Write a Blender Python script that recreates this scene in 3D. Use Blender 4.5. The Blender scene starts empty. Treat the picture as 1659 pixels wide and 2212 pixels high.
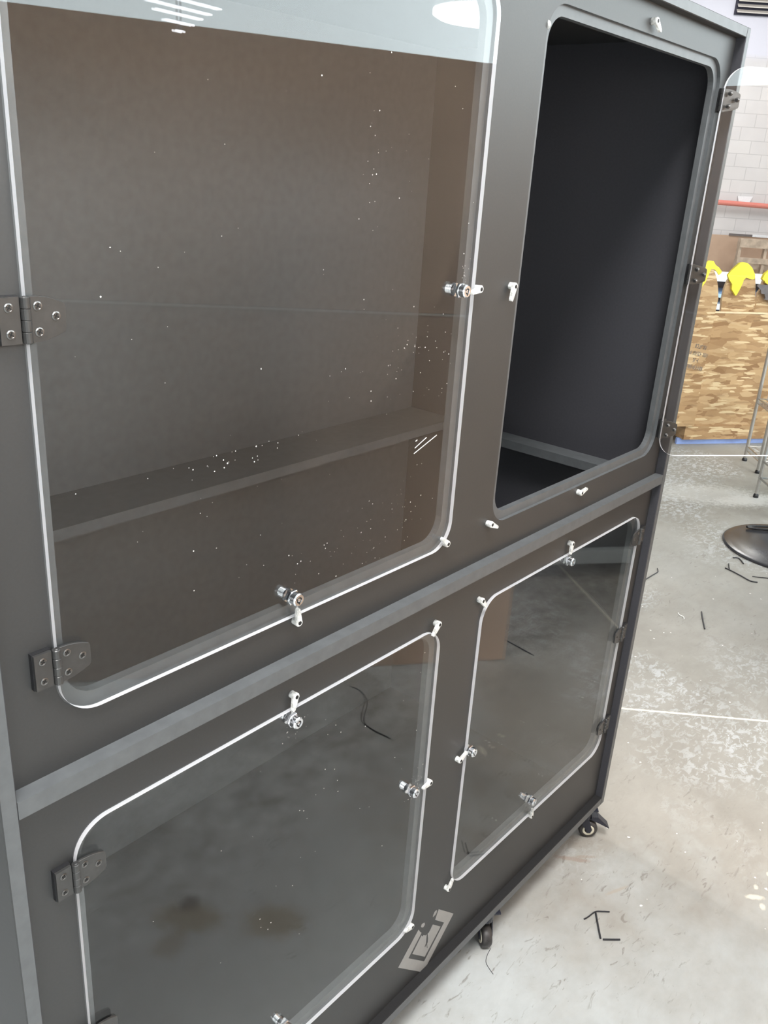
import bpy, bmesh, math, random
from mathutils import Vector, Matrix
from mathutils.geometry import tessellate_polygon
random.seed(7)
C = bpy.context.scene.collection
S = 0.72                      # metres per unit of camera-to-front distance
HC = 2.2866                   # lens height above the floor in those units
PI = math.pi

# ------------------------------------------------------------------ camera
cam_d = bpy.data.cameras.new('camera'); cam = bpy.data.objects.new('camera', cam_d); C.objects.link(cam)
cam_d.sensor_fit = 'VERTICAL'; cam_d.sensor_height = 36.0; cam_d.sensor_width = 27.0
cam_d.lens = 1870.03 / 2212.0 * 36.0
cam_d.clip_start = 0.02; cam_d.clip_end = 200
R0 = Vector((0.64942902, -0.75799008, 0.06076997))
R1 = Vector((-0.24276269, -0.2823995, -0.92807155))
R2 = Vector((0.72063043, 0.58796392, -0.36741014))
M = Matrix.Identity(4)
for i in range(3):
    M[i][0] = R0[i]; M[i][1] = -R1[i]; M[i][2] = -R2[i]
M[2][3] = S * HC
cam.matrix_world = M
bpy.context.scene.camera = cam

# ------------------------------------------------------------------ world, lights, exposure
sc = bpy.context.scene
sc.view_settings.view_transform = 'Standard'; sc.view_settings.look = 'None'
sc.view_settings.gamma = 1.0; sc.view_settings.use_curve_mapping = False
sc.view_settings.exposure = 0.0
sc.cycles.max_bounces = 10; sc.cycles.transparent_max_bounces = 16; sc.cycles.glossy_bounces = 6
sc.cycles.use_denoising = True; sc.cycles.sample_clamp_indirect = 5.0
w = bpy.data.worlds.new('world'); sc.world = w; w.use_nodes = True
w.node_tree.nodes['Background'].inputs[0].default_value = (0.93, 0.97, 1.0, 1)
w.node_tree.nodes['Background'].inputs[1].default_value = 0.28
NV = Vector((0.786, 0.619, 0.0)); TV = Vector((0.619, -0.786, 0.0))   # the hall's own two wall directions
def RP(n, t, z=0.0):          # hall coordinates to world
    return Vector((NV.x * n + TV.x * t, NV.y * n + TV.y * t, z))
SIDE_GLOW_STRENGTH = 8.0
ROOF_GLOW_STRENGTH = 2.5
CEIL_Z = 5.6
def area(name, n, t, z, sx, sy, power, aim, col=(1, 0.985, 0.97), spread=PI):
    l = bpy.data.lights.new(name, 'AREA'); l.shape = 'RECTANGLE'; l.size = sx; l.size_y = sy
    l.energy = power; l.color = col; l.spread = spread
    o = bpy.data.objects.new(name, l); C.objects.link(o); o.location = RP(n, t, z)
    o.rotation_euler = (Vector(aim) - o.location).to_track_quat('-Z', 'Y').to_euler()
    return o
area('fill_light', -7.5, -0.5, 1.8, 4.0, 2.0, 85, (1.6, 0.7, 1.4))         # added fill from behind the camera, lifts the doorway's inner wall
area('fill_light', -3.7, 6.0, 4.3, 4.0, 1.5, 240, (1.2, 0.7, 1.6))          # unseen lamp added to brighten the upper cabinet front
area('fill_light', 5.58, -4.9, 3.8, 2.0, 3.0, 150, (1.3, -0.75, 1.6), spread=0.7)   # added behind the cabinet to light the brown screen
area('fill_light', -0.6, 0.2, 5.2, 1.2, 1.2, 265, (0.0, 0.0, 0.0))          # overhead fill added for the floor before the doors
area('fill_light', 12.5, 4.0, 5.3, 3.0, 1.6, 260, tuple(RP(12.5, 4.0, 0)))  # added fill to brighten the far block wall

# ------------------------------------------------------------------ node helpers
def newmat(name):
    m = bpy.data.materials.new(name); m.use_nodes = True
    nt = m.node_tree
    for n in list(nt.nodes): nt.nodes.remove(n)
    out = nt.nodes.new('ShaderNodeOutputMaterial')
    return m, nt, out
def nd(nt, t, **kw):
    n = nt.nodes.new(t)
    for k, v in kw.items():
        if k.startswith('i_'):
            key = k[2:]
            key = int(key) if key.isdigit() else key
            n.inputs[key].default_value = v
        else: setattr(n, k, v)
    return n
def ln(nt, a, b): nt.links.new(a, b)
def math_n(nt, op, a, b=None, clamp=False):
    n = nt.nodes.new('ShaderNodeMath'); n.operation = op; n.use_clamp = clamp
    for i, v in enumerate((a, b)):
        if v is None: continue
        if hasattr(v, 'links') or hasattr(v, 'is_linked'): ln(nt, v, n.inputs[i])
        else: n.inputs[i].default_value = v
    return n.outputs[0]
def ramp(nt, fac, stops):
    r = nt.nodes.new('ShaderNodeValToRGB')
    e = r.color_ramp.elements
    while len(e) < len(stops): e.new(0.5)
    for i, (p, c) in enumerate(stops):
        e[i].position = p; e[i].color = (*c, 1) if len(c) == 3 else c
    ln(nt, fac, r.inputs[0]); return r.outputs[0]
def mixc(nt, fac, a, b, mode='MIX'):
    n = nt.nodes.new('ShaderNodeMix'); n.data_type = 'RGBA'; n.blend_type = mode
    if hasattr(fac, 'is_linked'): ln(nt, fac, n.inputs[0])
    else: n.inputs[0].default_value = fac
    for i, v in ((6, a), (7, b)):
        if hasattr(v, 'is_linked'): ln(nt, v, n.inputs[i])
        else: n.inputs[i].default_value = (*v, 1)
    return n.outputs[2]
def noise(nt, vec, scale, detail=4.0, rough=0.55, dist=0.0):
    n = nd(nt, 'ShaderNodeTexNoise'); n.inputs['Scale'].default_value = scale
    n.inputs['Detail'].default_value = detail; n.inputs['Roughness'].default_value = rough
    n.inputs['Distortion'].default_value = dist
    ln(nt, vec, n.inputs['Vector']); return n.outputs['Fac']
def mapping(nt, vec, scale=(1, 1, 1), rot=(0, 0, 0), loc=(0, 0, 0)):
    n = nd(nt, 'ShaderNodeMapping'); n.inputs['Scale'].default_value = scale
    n.inputs['Rotation'].default_value = rot; n.inputs['Location'].default_value = loc
    ln(nt, vec, n.inputs['Vector']); return n.outputs[0]
def pos(nt): return nd(nt, 'ShaderNodeNewGeometry').outputs['Position']
def objco(nt): return nd(nt, 'ShaderNodeTexCoord').outputs['Object']
def bump(nt, h, strength=0.1, dist=0.01):
    b = nd(nt, 'ShaderNodeBump'); b.inputs['Strength'].default_value = strength; b.inputs['Distance'].default_value = dist
    ln(nt, h, b.inputs['Height']); return b.outputs[0]
def plain(name, col, rough=0.5, metal=0.0, spec=0.5, var=0.06, scale=60.0, bmp=0.0, emit=None):
    m, nt, out = newmat(name)
    p = nd(nt, 'ShaderNodeBsdfPrincipled')
    p.inputs['Roughness'].default_value = rough; p.inputs['Metallic'].default_value = metal
    p.inputs['Specular IOR Level'].default_value = spec
    f = noise(nt, objco(nt), scale)
    lo = tuple(max(0, c * (1 - var)) for c in col); hi = tuple(min(1, c * (1 + var)) for c in col)
    ln(nt, ramp(nt, f, [(0.3, lo), (0.7, hi)]), p.inputs['Base Color'])
    if bmp: ln(nt, bump(nt, f, bmp, 0.002), p.inputs['Normal'])
    if emit:
        p.inputs['Emission Color'].default_value = (*emit[0], 1); p.inputs['Emission Strength'].default_value = emit[1]
    ln(nt, p.outputs[0], out.inputs[0]); return m

# ------------------------------------------------------------------ materials
PAINT = plain('matte_black_paint', (0.027, 0.0275, 0.028), 0.5, 0, 0.72, 0.08, 300)
PAINT_IN = plain('lit_black_interior', (0.057, 0.057, 0.065), 0.7, 0, 0.3, 0.06, 200)  # same black paint; light on the inner sides put into the colour
PAINT_DK = plain('shaded_black_interior', (0.020, 0.020, 0.021), 0.75, 0, 0.25, 0.06, 200)  # same black paint, darkened: shade of the inside put into the colour
CUT = plain('painted_cut_edge', (0.105, 0.112, 0.117), 0.5, 0, 0.5, 0.10, 50, 0.05)  # plywood edges in the same paint, lightened for light on lips and rail
BLACK_METAL = plain('black_zinc', (0.085, 0.084, 0.083), 0.33, 0.6, 0.5, 0.1, 80)
SCREW = plain('dark_screw_steel', (0.17, 0.165, 0.16), 0.28, 0.9, 0.5, 0.1, 200)
SLOT = plain('screw_recess', (0.01, 0.01, 0.01), 0.6)
CHROME = plain('chrome', (0.86, 0.87, 0.9), 0.07, 1.0, 0.5, 0.02, 30)
RUBBER = plain('black_rubber', (0.018, 0.018, 0.02), 0.4, 0, 0.5, 0.2, 60)
TREAD = plain('scuffed_tread', (0.05, 0.046, 0.045), 0.45, 0, 0.5, 0.5, 70)
IVORY = plain('ivory_plastic', (0.72, 0.68, 0.55), 0.45)
BLUEBLACK = plain('blue_black_plastic', (0.02, 0.022, 0.035), 0.33)
DECAL = plain('grey_decal', (0.30, 0.295, 0.285), 0.5, 0, 0.4, 0.05, 30)
BROWN = plain('brown_board', (0.66, 0.49, 0.365), 0.75, 0, 0.2, 0.05, 3)
BROWN_EDGE = plain('pale_board_edge', (0.93, 0.86, 0.76), 0.75)
WHITE_P = plain('white_painted_metal', (0.84, 0.86, 0.9), 0.5)
PAPER = plain('white_paper', (0.88, 0.9, 0.93), 0.8)
CARD = plain('brown_cardboard', (0.53, 0.37, 0.27), 0.85, 0, 0.2, 0.1, 3)
PALLETW = plain('weathered_pallet_wood', (0.52, 0.42, 0.33), 0.85, 0, 0.2, 0.25, 9)
RED = plain('red_painted_pipe', (0.72, 0.21, 0.17), 0.5)
STEEL = plain('chromed_wire', (0.50, 0.48, 0.45), 0.3, 0.85)
YELLOW = plain('yellow_cloth', (0.92, 0.78, 0.07), 0.85, 0, 0.2, 0.06, 14, 0.3)
DARKGREY = plain('dark_grey_sheet', (0.12, 0.11, 0.115), 0.6, 0, 0.4, 0.2, 20)
DARKSTUFF = plain('dark_shelf_back', (0.05, 0.055, 0.075), 0.7)
BLUE = plain('pale_blue_plastic', (0.45, 0.68, 0.95), 0.5)
PBLUE = plain('blue_foam', (0.30, 0.42, 0.85), 0.8, 0, 0.2, 0.3, 5)
STRAND = plain('black_plastic_strand', (0.025, 0.025, 0.03), 0.45)
FLAKE = plain('white_paint_flake', (0.85, 0.84, 0.8), 0.7)
LIDM = plain('glossy_black_lid', (0.036, 0.035, 0.039), 0.22, 0, 0.5, 0.5, 5)
PRINT = plain('faded_black_print', (0.20, 0.16, 0.13), 0.8)
WALLG = plain('grey_painted_wall', (0.32, 0.32, 0.33), 0.85)
CEILM = plain('white_ceiling', (0.8, 0.8, 0.8), 0.9)
DISC = plain('prismatic_diffuser', (0.9, 0.9, 0.9), 0.4, 0, 0.5, 0.06, 260, 0.2, ((1, 1, 1), 0.75))
TUBE = plain('led_tube', (0.9, 0.9, 0.95), 0.4, 0, 0.5, 0.01, 10, 0, ((0.93, 0.95, 1.0), 22.0))
GREYBASE = plain('light_grey_base_board', (0.36, 0.39, 0.39), 0.5)
CABGREY = plain('charcoal_panel', (0.07, 0.075, 0.075), 0.6)
GALV = plain('louvre_metal', (0.62, 0.58, 0.53), 0.5, 0.2)
LOUVD = plain('louvre_shadow', (0.03, 0.03, 0.05), 0.7)
DUST = plain('pale_dust', (0.72, 0.70, 0.66), 0.8, 0, 0.2)

def acrylic():
    m, nt, out = newmat('clear_acrylic')
    g = nd(nt, 'ShaderNodeNewGeometry')
    dot = nd(nt, 'ShaderNodeVectorMath', operation='DOT_PRODUCT')
    ln(nt, g.outputs['Normal'], dot.inputs[0]); ln(nt, g.outputs['Incoming'], dot.inputs[1])
    c = math_n(nt, 'ABSOLUTE', dot.outputs['Value'])
    n2 = 1.49 ** 2
    gg = math_n(nt, 'SQRT', math_n(nt, 'ADD', math_n(nt, 'MULTIPLY', c, c), n2 - 1))
    A = math_n(nt, 'DIVIDE', math_n(nt, 'SUBTRACT', gg, c), math_n(nt, 'ADD', gg, c))
    gpc = math_n(nt, 'ADD', gg, c); gmc = math_n(nt, 'SUBTRACT', gg, c)
    B = math_n(nt, 'DIVIDE', math_n(nt, 'SUBTRACT', math_n(nt, 'MULTIPLY', c, gpc), 1.0),
               math_n(nt, 'ADD', math_n(nt, 'MULTIPLY', c, gmc), 1.0))
    F = math_n(nt, 'MULTIPLY', math_n(nt, 'MULTIPLY', math_n(nt, 'MULTIPLY', A, A), 0.5),
               math_n(nt, 'ADD', math_n(nt, 'MULTIPLY', B, B), 1.0), True)
    t = nd(nt, 'ShaderNodeBsdfTransparent'); t.inputs[0].default_value = (0.985, 0.99, 0.988, 1)
    gl = nd(nt, 'ShaderNodeBsdfGlossy'); gl.inputs['Roughness'].default_value = 0.0
    mx = nd(nt, 'ShaderNodeMixShader'); ln(nt, F, mx.inputs[0]); ln(nt, t.outputs[0], mx.inputs[1]); ln(nt, gl.outputs[0], mx.inputs[2])
    ln(nt, mx.outputs[0], out.inputs[0]); return m
ACRYL = acrylic()
def edge_mat():
    m, nt, out = newmat('bright_acrylic_edge')
    d = nd(nt, 'ShaderNodeBsdfDiffuse'); t = nd(nt, 'ShaderNodeBsdfTranslucent')
    f = noise(nt, objco(nt), 40)
    col = ramp(nt, f, [(0.3, (0.90, 0.90, 0.95)), (0.7, (0.95, 0.95, 0.98))])
    ln(nt, col, d.inputs[0]); ln(nt, col, t.inputs[0])
    mx = nd(nt, 'ShaderNodeMixShader'); mx.inputs[0].default_value = 0.45
    ln(nt, d.outputs[0], mx.inputs[1]); ln(nt, t.outputs[0], mx.inputs[2]); ln(nt, mx.outputs[0], out.inputs[0]); return m
EDGE = edge_mat()  # white colour stands in for light guided to the acrylic's edges
def clear_clip():
    m, nt, out = newmat('clear_moulded_plastic')
    p = nd(nt, 'ShaderNodeBsdfPrincipled'); p.inputs['Base Color'].default_value = (0.93, 0.93, 0.90, 1); p.inputs['Roughness'].default_value = 0.12
    t = nd(nt, 'ShaderNodeBsdfTransparent')
    f = noise(nt, objco(nt), 160, 1)
    mx = nd(nt, 'ShaderNodeMixShader'); ln(nt, ramp(nt, f, [(0.42, (0.05,) * 3), (0.62, (0.55,) * 3)]), mx.inputs[0])
    ln(nt, p.outputs[0], mx.inputs[1]); ln(nt, t.outputs[0], mx.inputs[2]); ln(nt, mx.outputs[0], out.inputs[0]); return m
CLIP = clear_clip()
def emis(name, col, s):
    m, nt, out = newmat(name); e = nd(nt, 'ShaderNodeEmission'); e.inputs[1].default_value = s
    f = noise(nt, pos(nt), 0.25, 1)
    ln(nt, ramp(nt, f, [(0.35, tuple(c * 0.93 for c in col)), (0.65, col)]), e.inputs[0])
    ln(nt, e.outputs[0], out.inputs[0]); return m
SIDE_GLOW = emis('side_glow', (0.86, 0.97, 1.0), SIDE_GLOW_STRENGTH)
ROOF_GLOW = emis('roof_glow', (0.95, 0.98, 1.0), ROOF_GLOW_STRENGTH)

def floor_mat():
    m, nt, out = newmat('worn_concrete')
    P = pos(nt)
    p = nd(nt, 'ShaderNodeBsdfPrincipled')
    big = noise(nt, P, 0.9, 5, 0.6, 0.4)
    base = ramp(nt, big, [(0.30, (0.285, 0.265, 0.232)), (0.50, (0.35, 0.33, 0.295)), (0.70, (0.40, 0.39, 0.365))])
    # pale worn-through paint in scaly patches
    fine = noise(nt, mapping(nt, P, (1, 1.6, 1), (0, 0, -0.9)), 26, 6, 0.72, 0.8)
    zone = noise(nt, P, 1.3, 3, 0.5, 0.3)
    zmask = ramp(nt, zone, [(0.48, (0,) * 3), (0.62, (1,) * 3)])
    pm = math_n(nt, 'MULTIPLY', ramp(nt, fine, [(0.50, (0,) * 3), (0.57, (1,) * 3)]), zmask)
    c1 = mixc(nt, math_n(nt, 'MULTIPLY', pm, 0.8), base, (0.56, 0.57, 0.575))
    # near the camera: smooth pale grey coat
    sx = nd(nt, 'ShaderNodeSeparateXYZ'); ln(nt, P, sx.inputs[0])
    nn = math_n(nt, 'ADD', math_n(nt, 'MULTIPLY', sx.outputs[0], 0.786), math_n(nt, 'MULTIPLY', sx.outputs[1], 0.619))
    wob = math_n(nt, 'ADD', nn, math_n(nt, 'MULTIPLY', math_n(nt, 'SUBTRACT', noise(nt, P, 2.2, 5, 0.65), 0.5), 1.6))
    near = ramp(nt, math_n(nt, 'MULTIPLY', wob, 0.25), [(0.32, (1,) * 3), (0.46, (0,) * 3)])
    c2 = mixc(nt, math_n(nt, 'MULTIPLY', near, 0.85), c1, (0.53, 0.56, 0.565))
    mot = math_n(nt, 'ADD', math_n(nt, 'MULTIPLY', noise(nt, mapping(nt, P, (1, 1.8, 1), (0, 0, -0.7)), 11.0, 6, 0.70, 0.15), 0.7), math_n(nt, 'MULTIPLY', noise(nt, P, 2.4, 3), 0.3))
    left = ramp(nt, math_n(nt, 'ADD', math_n(nt, 'MULTIPLY', sx.outputs[1], -0.5), 0.5), [(0.40, (0.16,) * 3), (0.50, (1,) * 3)])
    c2 = mixc(nt, left, c2, mixc(nt, 1.0, c2, ramp(nt, mot, [(0.34, (0.62, 0.60, 0.54)), (0.48, (1.05, 1.05, 1.04)), (0.62, (1.45, 1.46, 1.46))]), 'MULTIPLY'))
    # dark scuffs
    sc_ = noise(nt, mapping(nt, P, (1, 3.2, 1), (0, 0, 0.5)), 17, 5, 0.6, 1.2)
    z2 = noise(nt, mapping(nt, P, loc=(5, 3, 0)), 2.1, 2)
    sm = math_n(nt, 'MULTIPLY', ramp(nt, sc_, [(0.60, (0,) * 3), (0.68, (1,) * 3)]), ramp(nt, z2, [(0.45, (0.05,) * 3), (0.6, (1,) * 3)]))
    c3 = mixc(nt, math_n(nt, 'MULTIPLY', sm, 0.65), c2, (0.20, 0.18, 0.155))
    # rusty marks with their own places on the slab
    def blot(cx, cy, rx, ry, ang, soft=0.5):
        v = mapping(nt, P, (1, 1, 0), (0, 0, 0), (-cx, -cy, 0))
        v = mapping(nt, v, (1, 1, 1), (0, 0, -ang)); v = mapping(nt, v, (1 / rx, 1 / ry, 0))
        l = nd(nt, 'ShaderNodeVectorMath', operation='LENGTH'); ln(nt, v, l.inputs[0])
        d = math_n(nt, 'ADD', l.outputs['Value'], math_n(nt, 'MULTIPLY', math_n(nt, 'SUBTRACT', noise(nt, P, 40, 5, 0.7), 0.5), 1.4))
        return ramp(nt, d, [(soft, (1,) * 3), (1.0, (0,) * 3)])
    col = c3
    for (cx, cy, rx, ry, a, k, cc) in ((0.93, 0.17, 0.10, 0.055, 0.9, 0.55, (0.26, 0.20, 0.09)), (0.955, 0.135, 0.035, 0.03, 0, 0.6, (0.10, 0.085, 0.07)),
                                   (1.06, 0.32, 0.09, 0.06, 0.8, 0.5, (0.28, 0.21, 0.09)), (0.85, 0.2, 0.05, 0.04, 0, 0.4, (0.25, 0.19, 0.1)),
                                   (1.735, 0.700, 0.010, 0.055, 0.55, 0.5, (0.33, 0.23, 0.17)), (1.765, 0.682, 0.007, 0.035, 0.75, 0.4, (0.34, 0.25, 0.18)),
                                   (1.715, 0.568, 0.045, 0.006, -0.4, 0.35, (0.42, 0.32, 0.22)),
                                   (4.90, 1.55, 0.42, 0.22, -0.9, 0.5, (0.72, 0.70, 0.66)), (5.0, 1.35, 0.30, 0.10, -0.6, 0.6, (0.76, 0.74, 0.70)),
                                   (1.945, 0.300, 0.028, 0.010, -0.9, 0.8, (0.78, 0.74, 0.62)), (1.925, 0.275, 0.014, 0.009, 0.4, 0.8, (0.80, 0.76, 0.64)), (1.98, 0.31, 0.012, 0.007, 0.2, 0.7, (0.80, 0.76, 0.64)),
                                   (2.05, 0.30, 0.010, 0.008, 0.2, 0.8, (0.80, 0.76, 0.62))):
        col = mixc(nt, math_n(nt, 'MULTIPLY', blot(cx, cy, rx, ry, a), k), col, cc)
    # filled control joint (a straight cream line)
    dj = math_n(nt, 'ABSOLUTE', math_n(nt, 'ADD', math_n(nt, 'MULTIPLY', math_n(nt, 'SUBTRACT', sx.outputs[0], 2.475), 0.801),
                                       math_n(nt, 'MULTIPLY', math_n(nt, 'SUBTRACT', sx.outputs[1], 0.928), 0.599)))
    dj = math_n(nt, 'ADD', dj, math_n(nt, 'MULTIPLY', math_n(nt, 'SUBTRACT', noise(nt, P, 60, 2), 0.5), 0.006))
    jm = ramp(nt, math_n(nt, 'MULTIPLY', dj, 100), [(0.42, (1,) * 3), (0.6, (0,) * 3)])
    col = mixc(nt, math_n(nt, 'MULTIPLY', jm, 0.85), col, (0.85, 0.79, 0.66))
    ln(nt, col, p.inputs['Base Color'])
    ln(nt, ramp(nt, noise(nt, P, 3, 4), [(0.3, (0.38,) * 3), (0.7, (0.6,) * 3)]), p.inputs['Roughness'])
    p.inputs['Specular IOR Level'].default_value = 0.22
    ln(nt, bump(nt, fine, 0.12, 0.003), p.inputs['Normal'])
    ln(nt, p.outputs[0], out.inputs[0]); return m
FLOOR = floor_mat()
def cmu():
    m, nt, out = newmat('painted_block_wall')
    v = objco(nt)
    b = nd(nt, 'ShaderNodeTexBrick'); ln(nt, v, b.inputs['Vector'])
    b.inputs['Scale'].default_value = 1.0; b.inputs['Brick Width'].default_value = 0.42; b.inputs['Row Height'].default_value = 0.205
    b.inputs['Mortar Size'].default_value = 0.007; b.inputs['Mortar Smooth'].default_value = 0.4
    b.inputs['Color1'].default_value = (0.66, 0.64, 0.65, 1); b.inputs['Color2'].default_value = (0.72, 0.70, 0.70, 1); b.inputs['Mortar'].default_value = (0.50, 0.49, 0.50, 1)
    f = noise(nt, v, 2.0, 5)
    s = nd(nt, 'ShaderNodeSeparateXYZ'); ln(nt, v, s.inputs[0])
    top = ramp(nt, math_n(nt, 'MULTIPLY', s.outputs[1], 0.1), [(0.365, (0,) * 3), (0.375, (1,) * 3)])   # higher up: overexposed blocks, their washed-out tone put into the colour
    col = mixc(nt, 0.22, b.outputs['Color'], ramp(nt, f, [(0.3, (0.5, 0.48, 0.5)), (0.7, (0.82, 0.8, 0.8))]))
    col = mixc(nt, top, col, (0.70, 0.70, 0.78))
    p = nd(nt, 'ShaderNodeBsdfPrincipled'); p.inputs['Roughness'].default_value = 0.7
    ln(nt, col, p.inputs['Base Color']); ln(nt, p.outputs[0], out.inputs[0]); return m
CMU = cmu()
def osb():
    m, nt, out = newmat('oriented_strand_board')
    v = objco(nt)
    def layer(rot, sc, seed):
        mv = mapping(nt, v, sc, rot, (seed, seed * 1.7, seed * 0.3))
        d = nd(nt, 'ShaderNodeTexNoise'); d.inputs['Scale'].default_value = 1.6; ln(nt, mv, d.inputs['Vector'])
        ad = nd(nt, 'ShaderNodeVectorMath', operation='MULTIPLY_ADD'); ln(nt, d.outputs['Color'], ad.inputs[0]); ad.inputs[1].default_value = (0.55, 0.55, 0.55); ln(nt, mv, ad.inputs[2])
        vo = nd(nt, 'ShaderNodeTexVoronoi', voronoi_dimensions='3D'); vo.inputs['Scale'].default_value = 1.0; ln(nt, ad.outputs[0], vo.inputs['Vector'])
        sp = nd(nt, 'ShaderNodeSeparateColor'); ln(nt, vo.outputs['Color'], sp.inputs[0])
        return sp.outputs[0], sp.outputs[1]
    a, a2 = layer((0.2, 0.6, 0.2), (9, 9, 24), 1.0)
    b, b2 = layer((0.1, -0.75, -0.3), (9, 9, 42), 4.0)
    c, c2 = layer((0, 0.75, 0.1), (11, 11, 80), 9.0)
    ca = ramp(nt, a, [(0.0, (0.27, 0.145, 0.065)), (0.5, (0.42, 0.255, 0.125)), (1.0, (0.52, 0.34, 0.175))])
    cb = ramp(nt, b, [(0.0, (0.31, 0.175, 0.08)), (0.6, (0.45, 0.285, 0.145)), (1.0, (0.58, 0.40, 0.22))])
    col = mixc(nt, ramp(nt, b2, [(0.52, (0,) * 3), (0.55, (1,) * 3)]), ca, cb)
    col = mixc(nt, ramp(nt, c2, [(0.86, (0,) * 3), (0.88, (1,) * 3)]), col, (0.68, 0.51, 0.30))
    col = mixc(nt, math_n(nt, 'MULTIPLY', ramp(nt, c, [(0.0, (1,) * 3), (0.08, (0,) * 3)]), 0.5), col, (0.16, 0.09, 0.045))
    p = nd(nt, 'ShaderNodeBsdfPrincipled'); p.inputs['Roughness'].default_value = 0.75; p.inputs['Specular IOR Level'].default_value = 0.2
    ln(nt, col, p.inputs['Base Color']); ln(nt, p.outputs[0], out.inputs[0]); return m
OSB = osb()
OSB_EDGE = plain('sawn_board_edge', (0.80, 0.60, 0.38), 0.8)

# ------------------------------------------------------------------ object helpers
WM = {}
def link(o, parent=None, world=None):
    world = world or Matrix.Identity(4)
    if parent is not None:
        o.parent = parent; o.matrix_local = WM[parent.name].inverted() @ world
    else: o.matrix_local = world
    C.objects.link(o); WM[o.name] = world; return o
def empty(name, loc, label, cat, group=None, rotz=0.0):
    o = bpy.data.objects.new(name, None); o.empty_display_size = 0.05
    link(o, None, Matrix.Translation(loc) @ Matrix.Rotation(rotz, 4, 'Z')); tag(o, label, cat, group); return o
def tag(o, label=None, cat=None, group=None, kind=None):
    if label: o['label'] = label
    if cat: o['category'] = cat
    if group: o['group'] = group
    if kind: o['kind'] = kind
    return o
def mesh_obj(name, bm, mats, parent=None, world=None, smooth=False, from_world=True):
    """bm in world coordinates when from_world, else in the local frame given by world"""
    me = bpy.data.meshes.new(name)
    bmesh.ops.recalc_face_normals(bm, faces=bm.faces)
    if from_world:
        if world is None: world = WM[parent.name] if parent is not None else Matrix.Identity(4)
        if parent is None:
            c = Vector((0, 0, 0)); k = 0; zmin = 1e9
            for v in bm.verts: c += v.co; k += 1; zmin = min(zmin, v.co.z)
            c /= max(k, 1); world = Matrix.Translation((c.x, c.y, zmin))
        bm.transform(world.inverted())
    bm.to_mesh(me); bm.free()
    for m in (mats if isinstance(mats, (list, tuple)) else [mats]): me.materials.append(m)
    if smooth:
        for p in me.polygons: p.use_smooth = True
    o = bpy.data.objects.new(name, me)
    return link(o, parent, world)
def inst(src, name, parent, world):
    o = src.copy(); o.name = name; o.parent = None
    return link(o, parent, world)
def V(x, y, z): return Vector((S * x, S * y, S * (z + HC)))
def box(bm, a, b, mi=0, f=None):
    """axis box between corners in any frame f (callable to world)"""
    f = f or (lambda x, y, z: Vector((x, y, z)))
    vs = [bm.verts.new(f(x, y, z)) for x in (a[0], b[0]) for y in (a[1], b[1]) for z in (a[2], b[2])]
    for q in ((0, 1, 3, 2), (4, 6, 7, 5), (0, 4, 5, 1), (2, 3, 7, 6), (0, 2, 6, 4), (1, 5, 7, 3)):
        fc = bm.faces.new([vs[i] for i in q]); fc.material_index = mi
    return vs
def bevel(bm, w, seg=1):
    bmesh.ops.bevel(bm, geom=[e for e in bm.edges], offset=w, segments=seg, affect='EDGES', profile=0.6)
def extrude_loops(bm, loops, f0, f1, mi=0, side_mi=None):
    """planar region bounded by loops[0] with holes loops[1:], extruded between maps f0 and f1 of 2D points"""
    side_mi = mi if side_mi is None else side_mi
    tri = tessellate_polygon([[Vector((p[0], p[1], 0)) for p in L] for L in loops])
    flat = [p for L in loops for p in L]
    va = [bm.verts.new(f0(*p)) for p in flat]; vb = [bm.verts.new(f1(*p)) for p in flat]
    for t in tri:
        try:
            fc = bm.faces.new([va[i] for i in t]); fc.material_index = mi
            fc = bm.faces.new([vb[i] for i in reversed(t)]); fc.material_index = mi
        except ValueError: pass
    k = 0
    for L in loops:
        n = len(L)
        for i in range(n):
            j = (i + 1) % n
            fc = bm.faces.new([va[k + i], va[k + j], vb[k + j], vb[k + i]]); fc.material_index = side_mi
        k += n
def rrect(x0, x1, z0, z1, r, n=8):
    pts = []
    for cx, cz, a0 in ((x1 - r, z1 - r, 0), (x0 + r, z1 - r, PI / 2), (x0 + r, z0 + r, PI), (x1 - r, z0 + r, 1.5 * PI)):
        for i in range(n + 1):
            a = a0 + i * PI / 2 / n; pts.append((cx + r * math.cos(a), cz + r * math.sin(a)))
    return pts
def ring(c, ax, up, r, n):
    s = ax.cross(up).normalized(); u = s.cross(ax).normalized()
    return [c + s * (r * math.cos(2 * PI * i / n)) + u * (r * math.sin(2 * PI * i / n)) for i in range(n)]
def lathe(bm, o, ax, prof, n=20, mi=0, up=None, cap=True):
    """profile of (distance along ax, radius)"""
    ax = Vector(ax).normalized(); up = Vector(up) if up else (Vector((0, 0, 1)) if abs(ax.z) < 0.9 else Vector((0, 1, 0)))
    o = Vector(o); prev = None; first = None
    for d, r in prof:
        vs = [bm.verts.new(p) for p in ring(o + ax * d, ax, up, max(r, 1e-5), n)]
        if prev:
            for i in range(n):
                fc = bm.faces.new([prev[i], prev[(i + 1) % n], vs[(i + 1) % n], vs[i]]); fc.material_index = mi
        else: first = vs
        prev = vs
    if cap:
        for q in (first, prev):
            fc = bm.faces.new(q); fc.material_index = mi
def cyl(bm, a, b, r, n=14, mi=0):
    a = Vector(a); b = Vector(b); lathe(bm, a, b - a, [(0, r), ((b - a).length, r)], n, mi)
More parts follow.
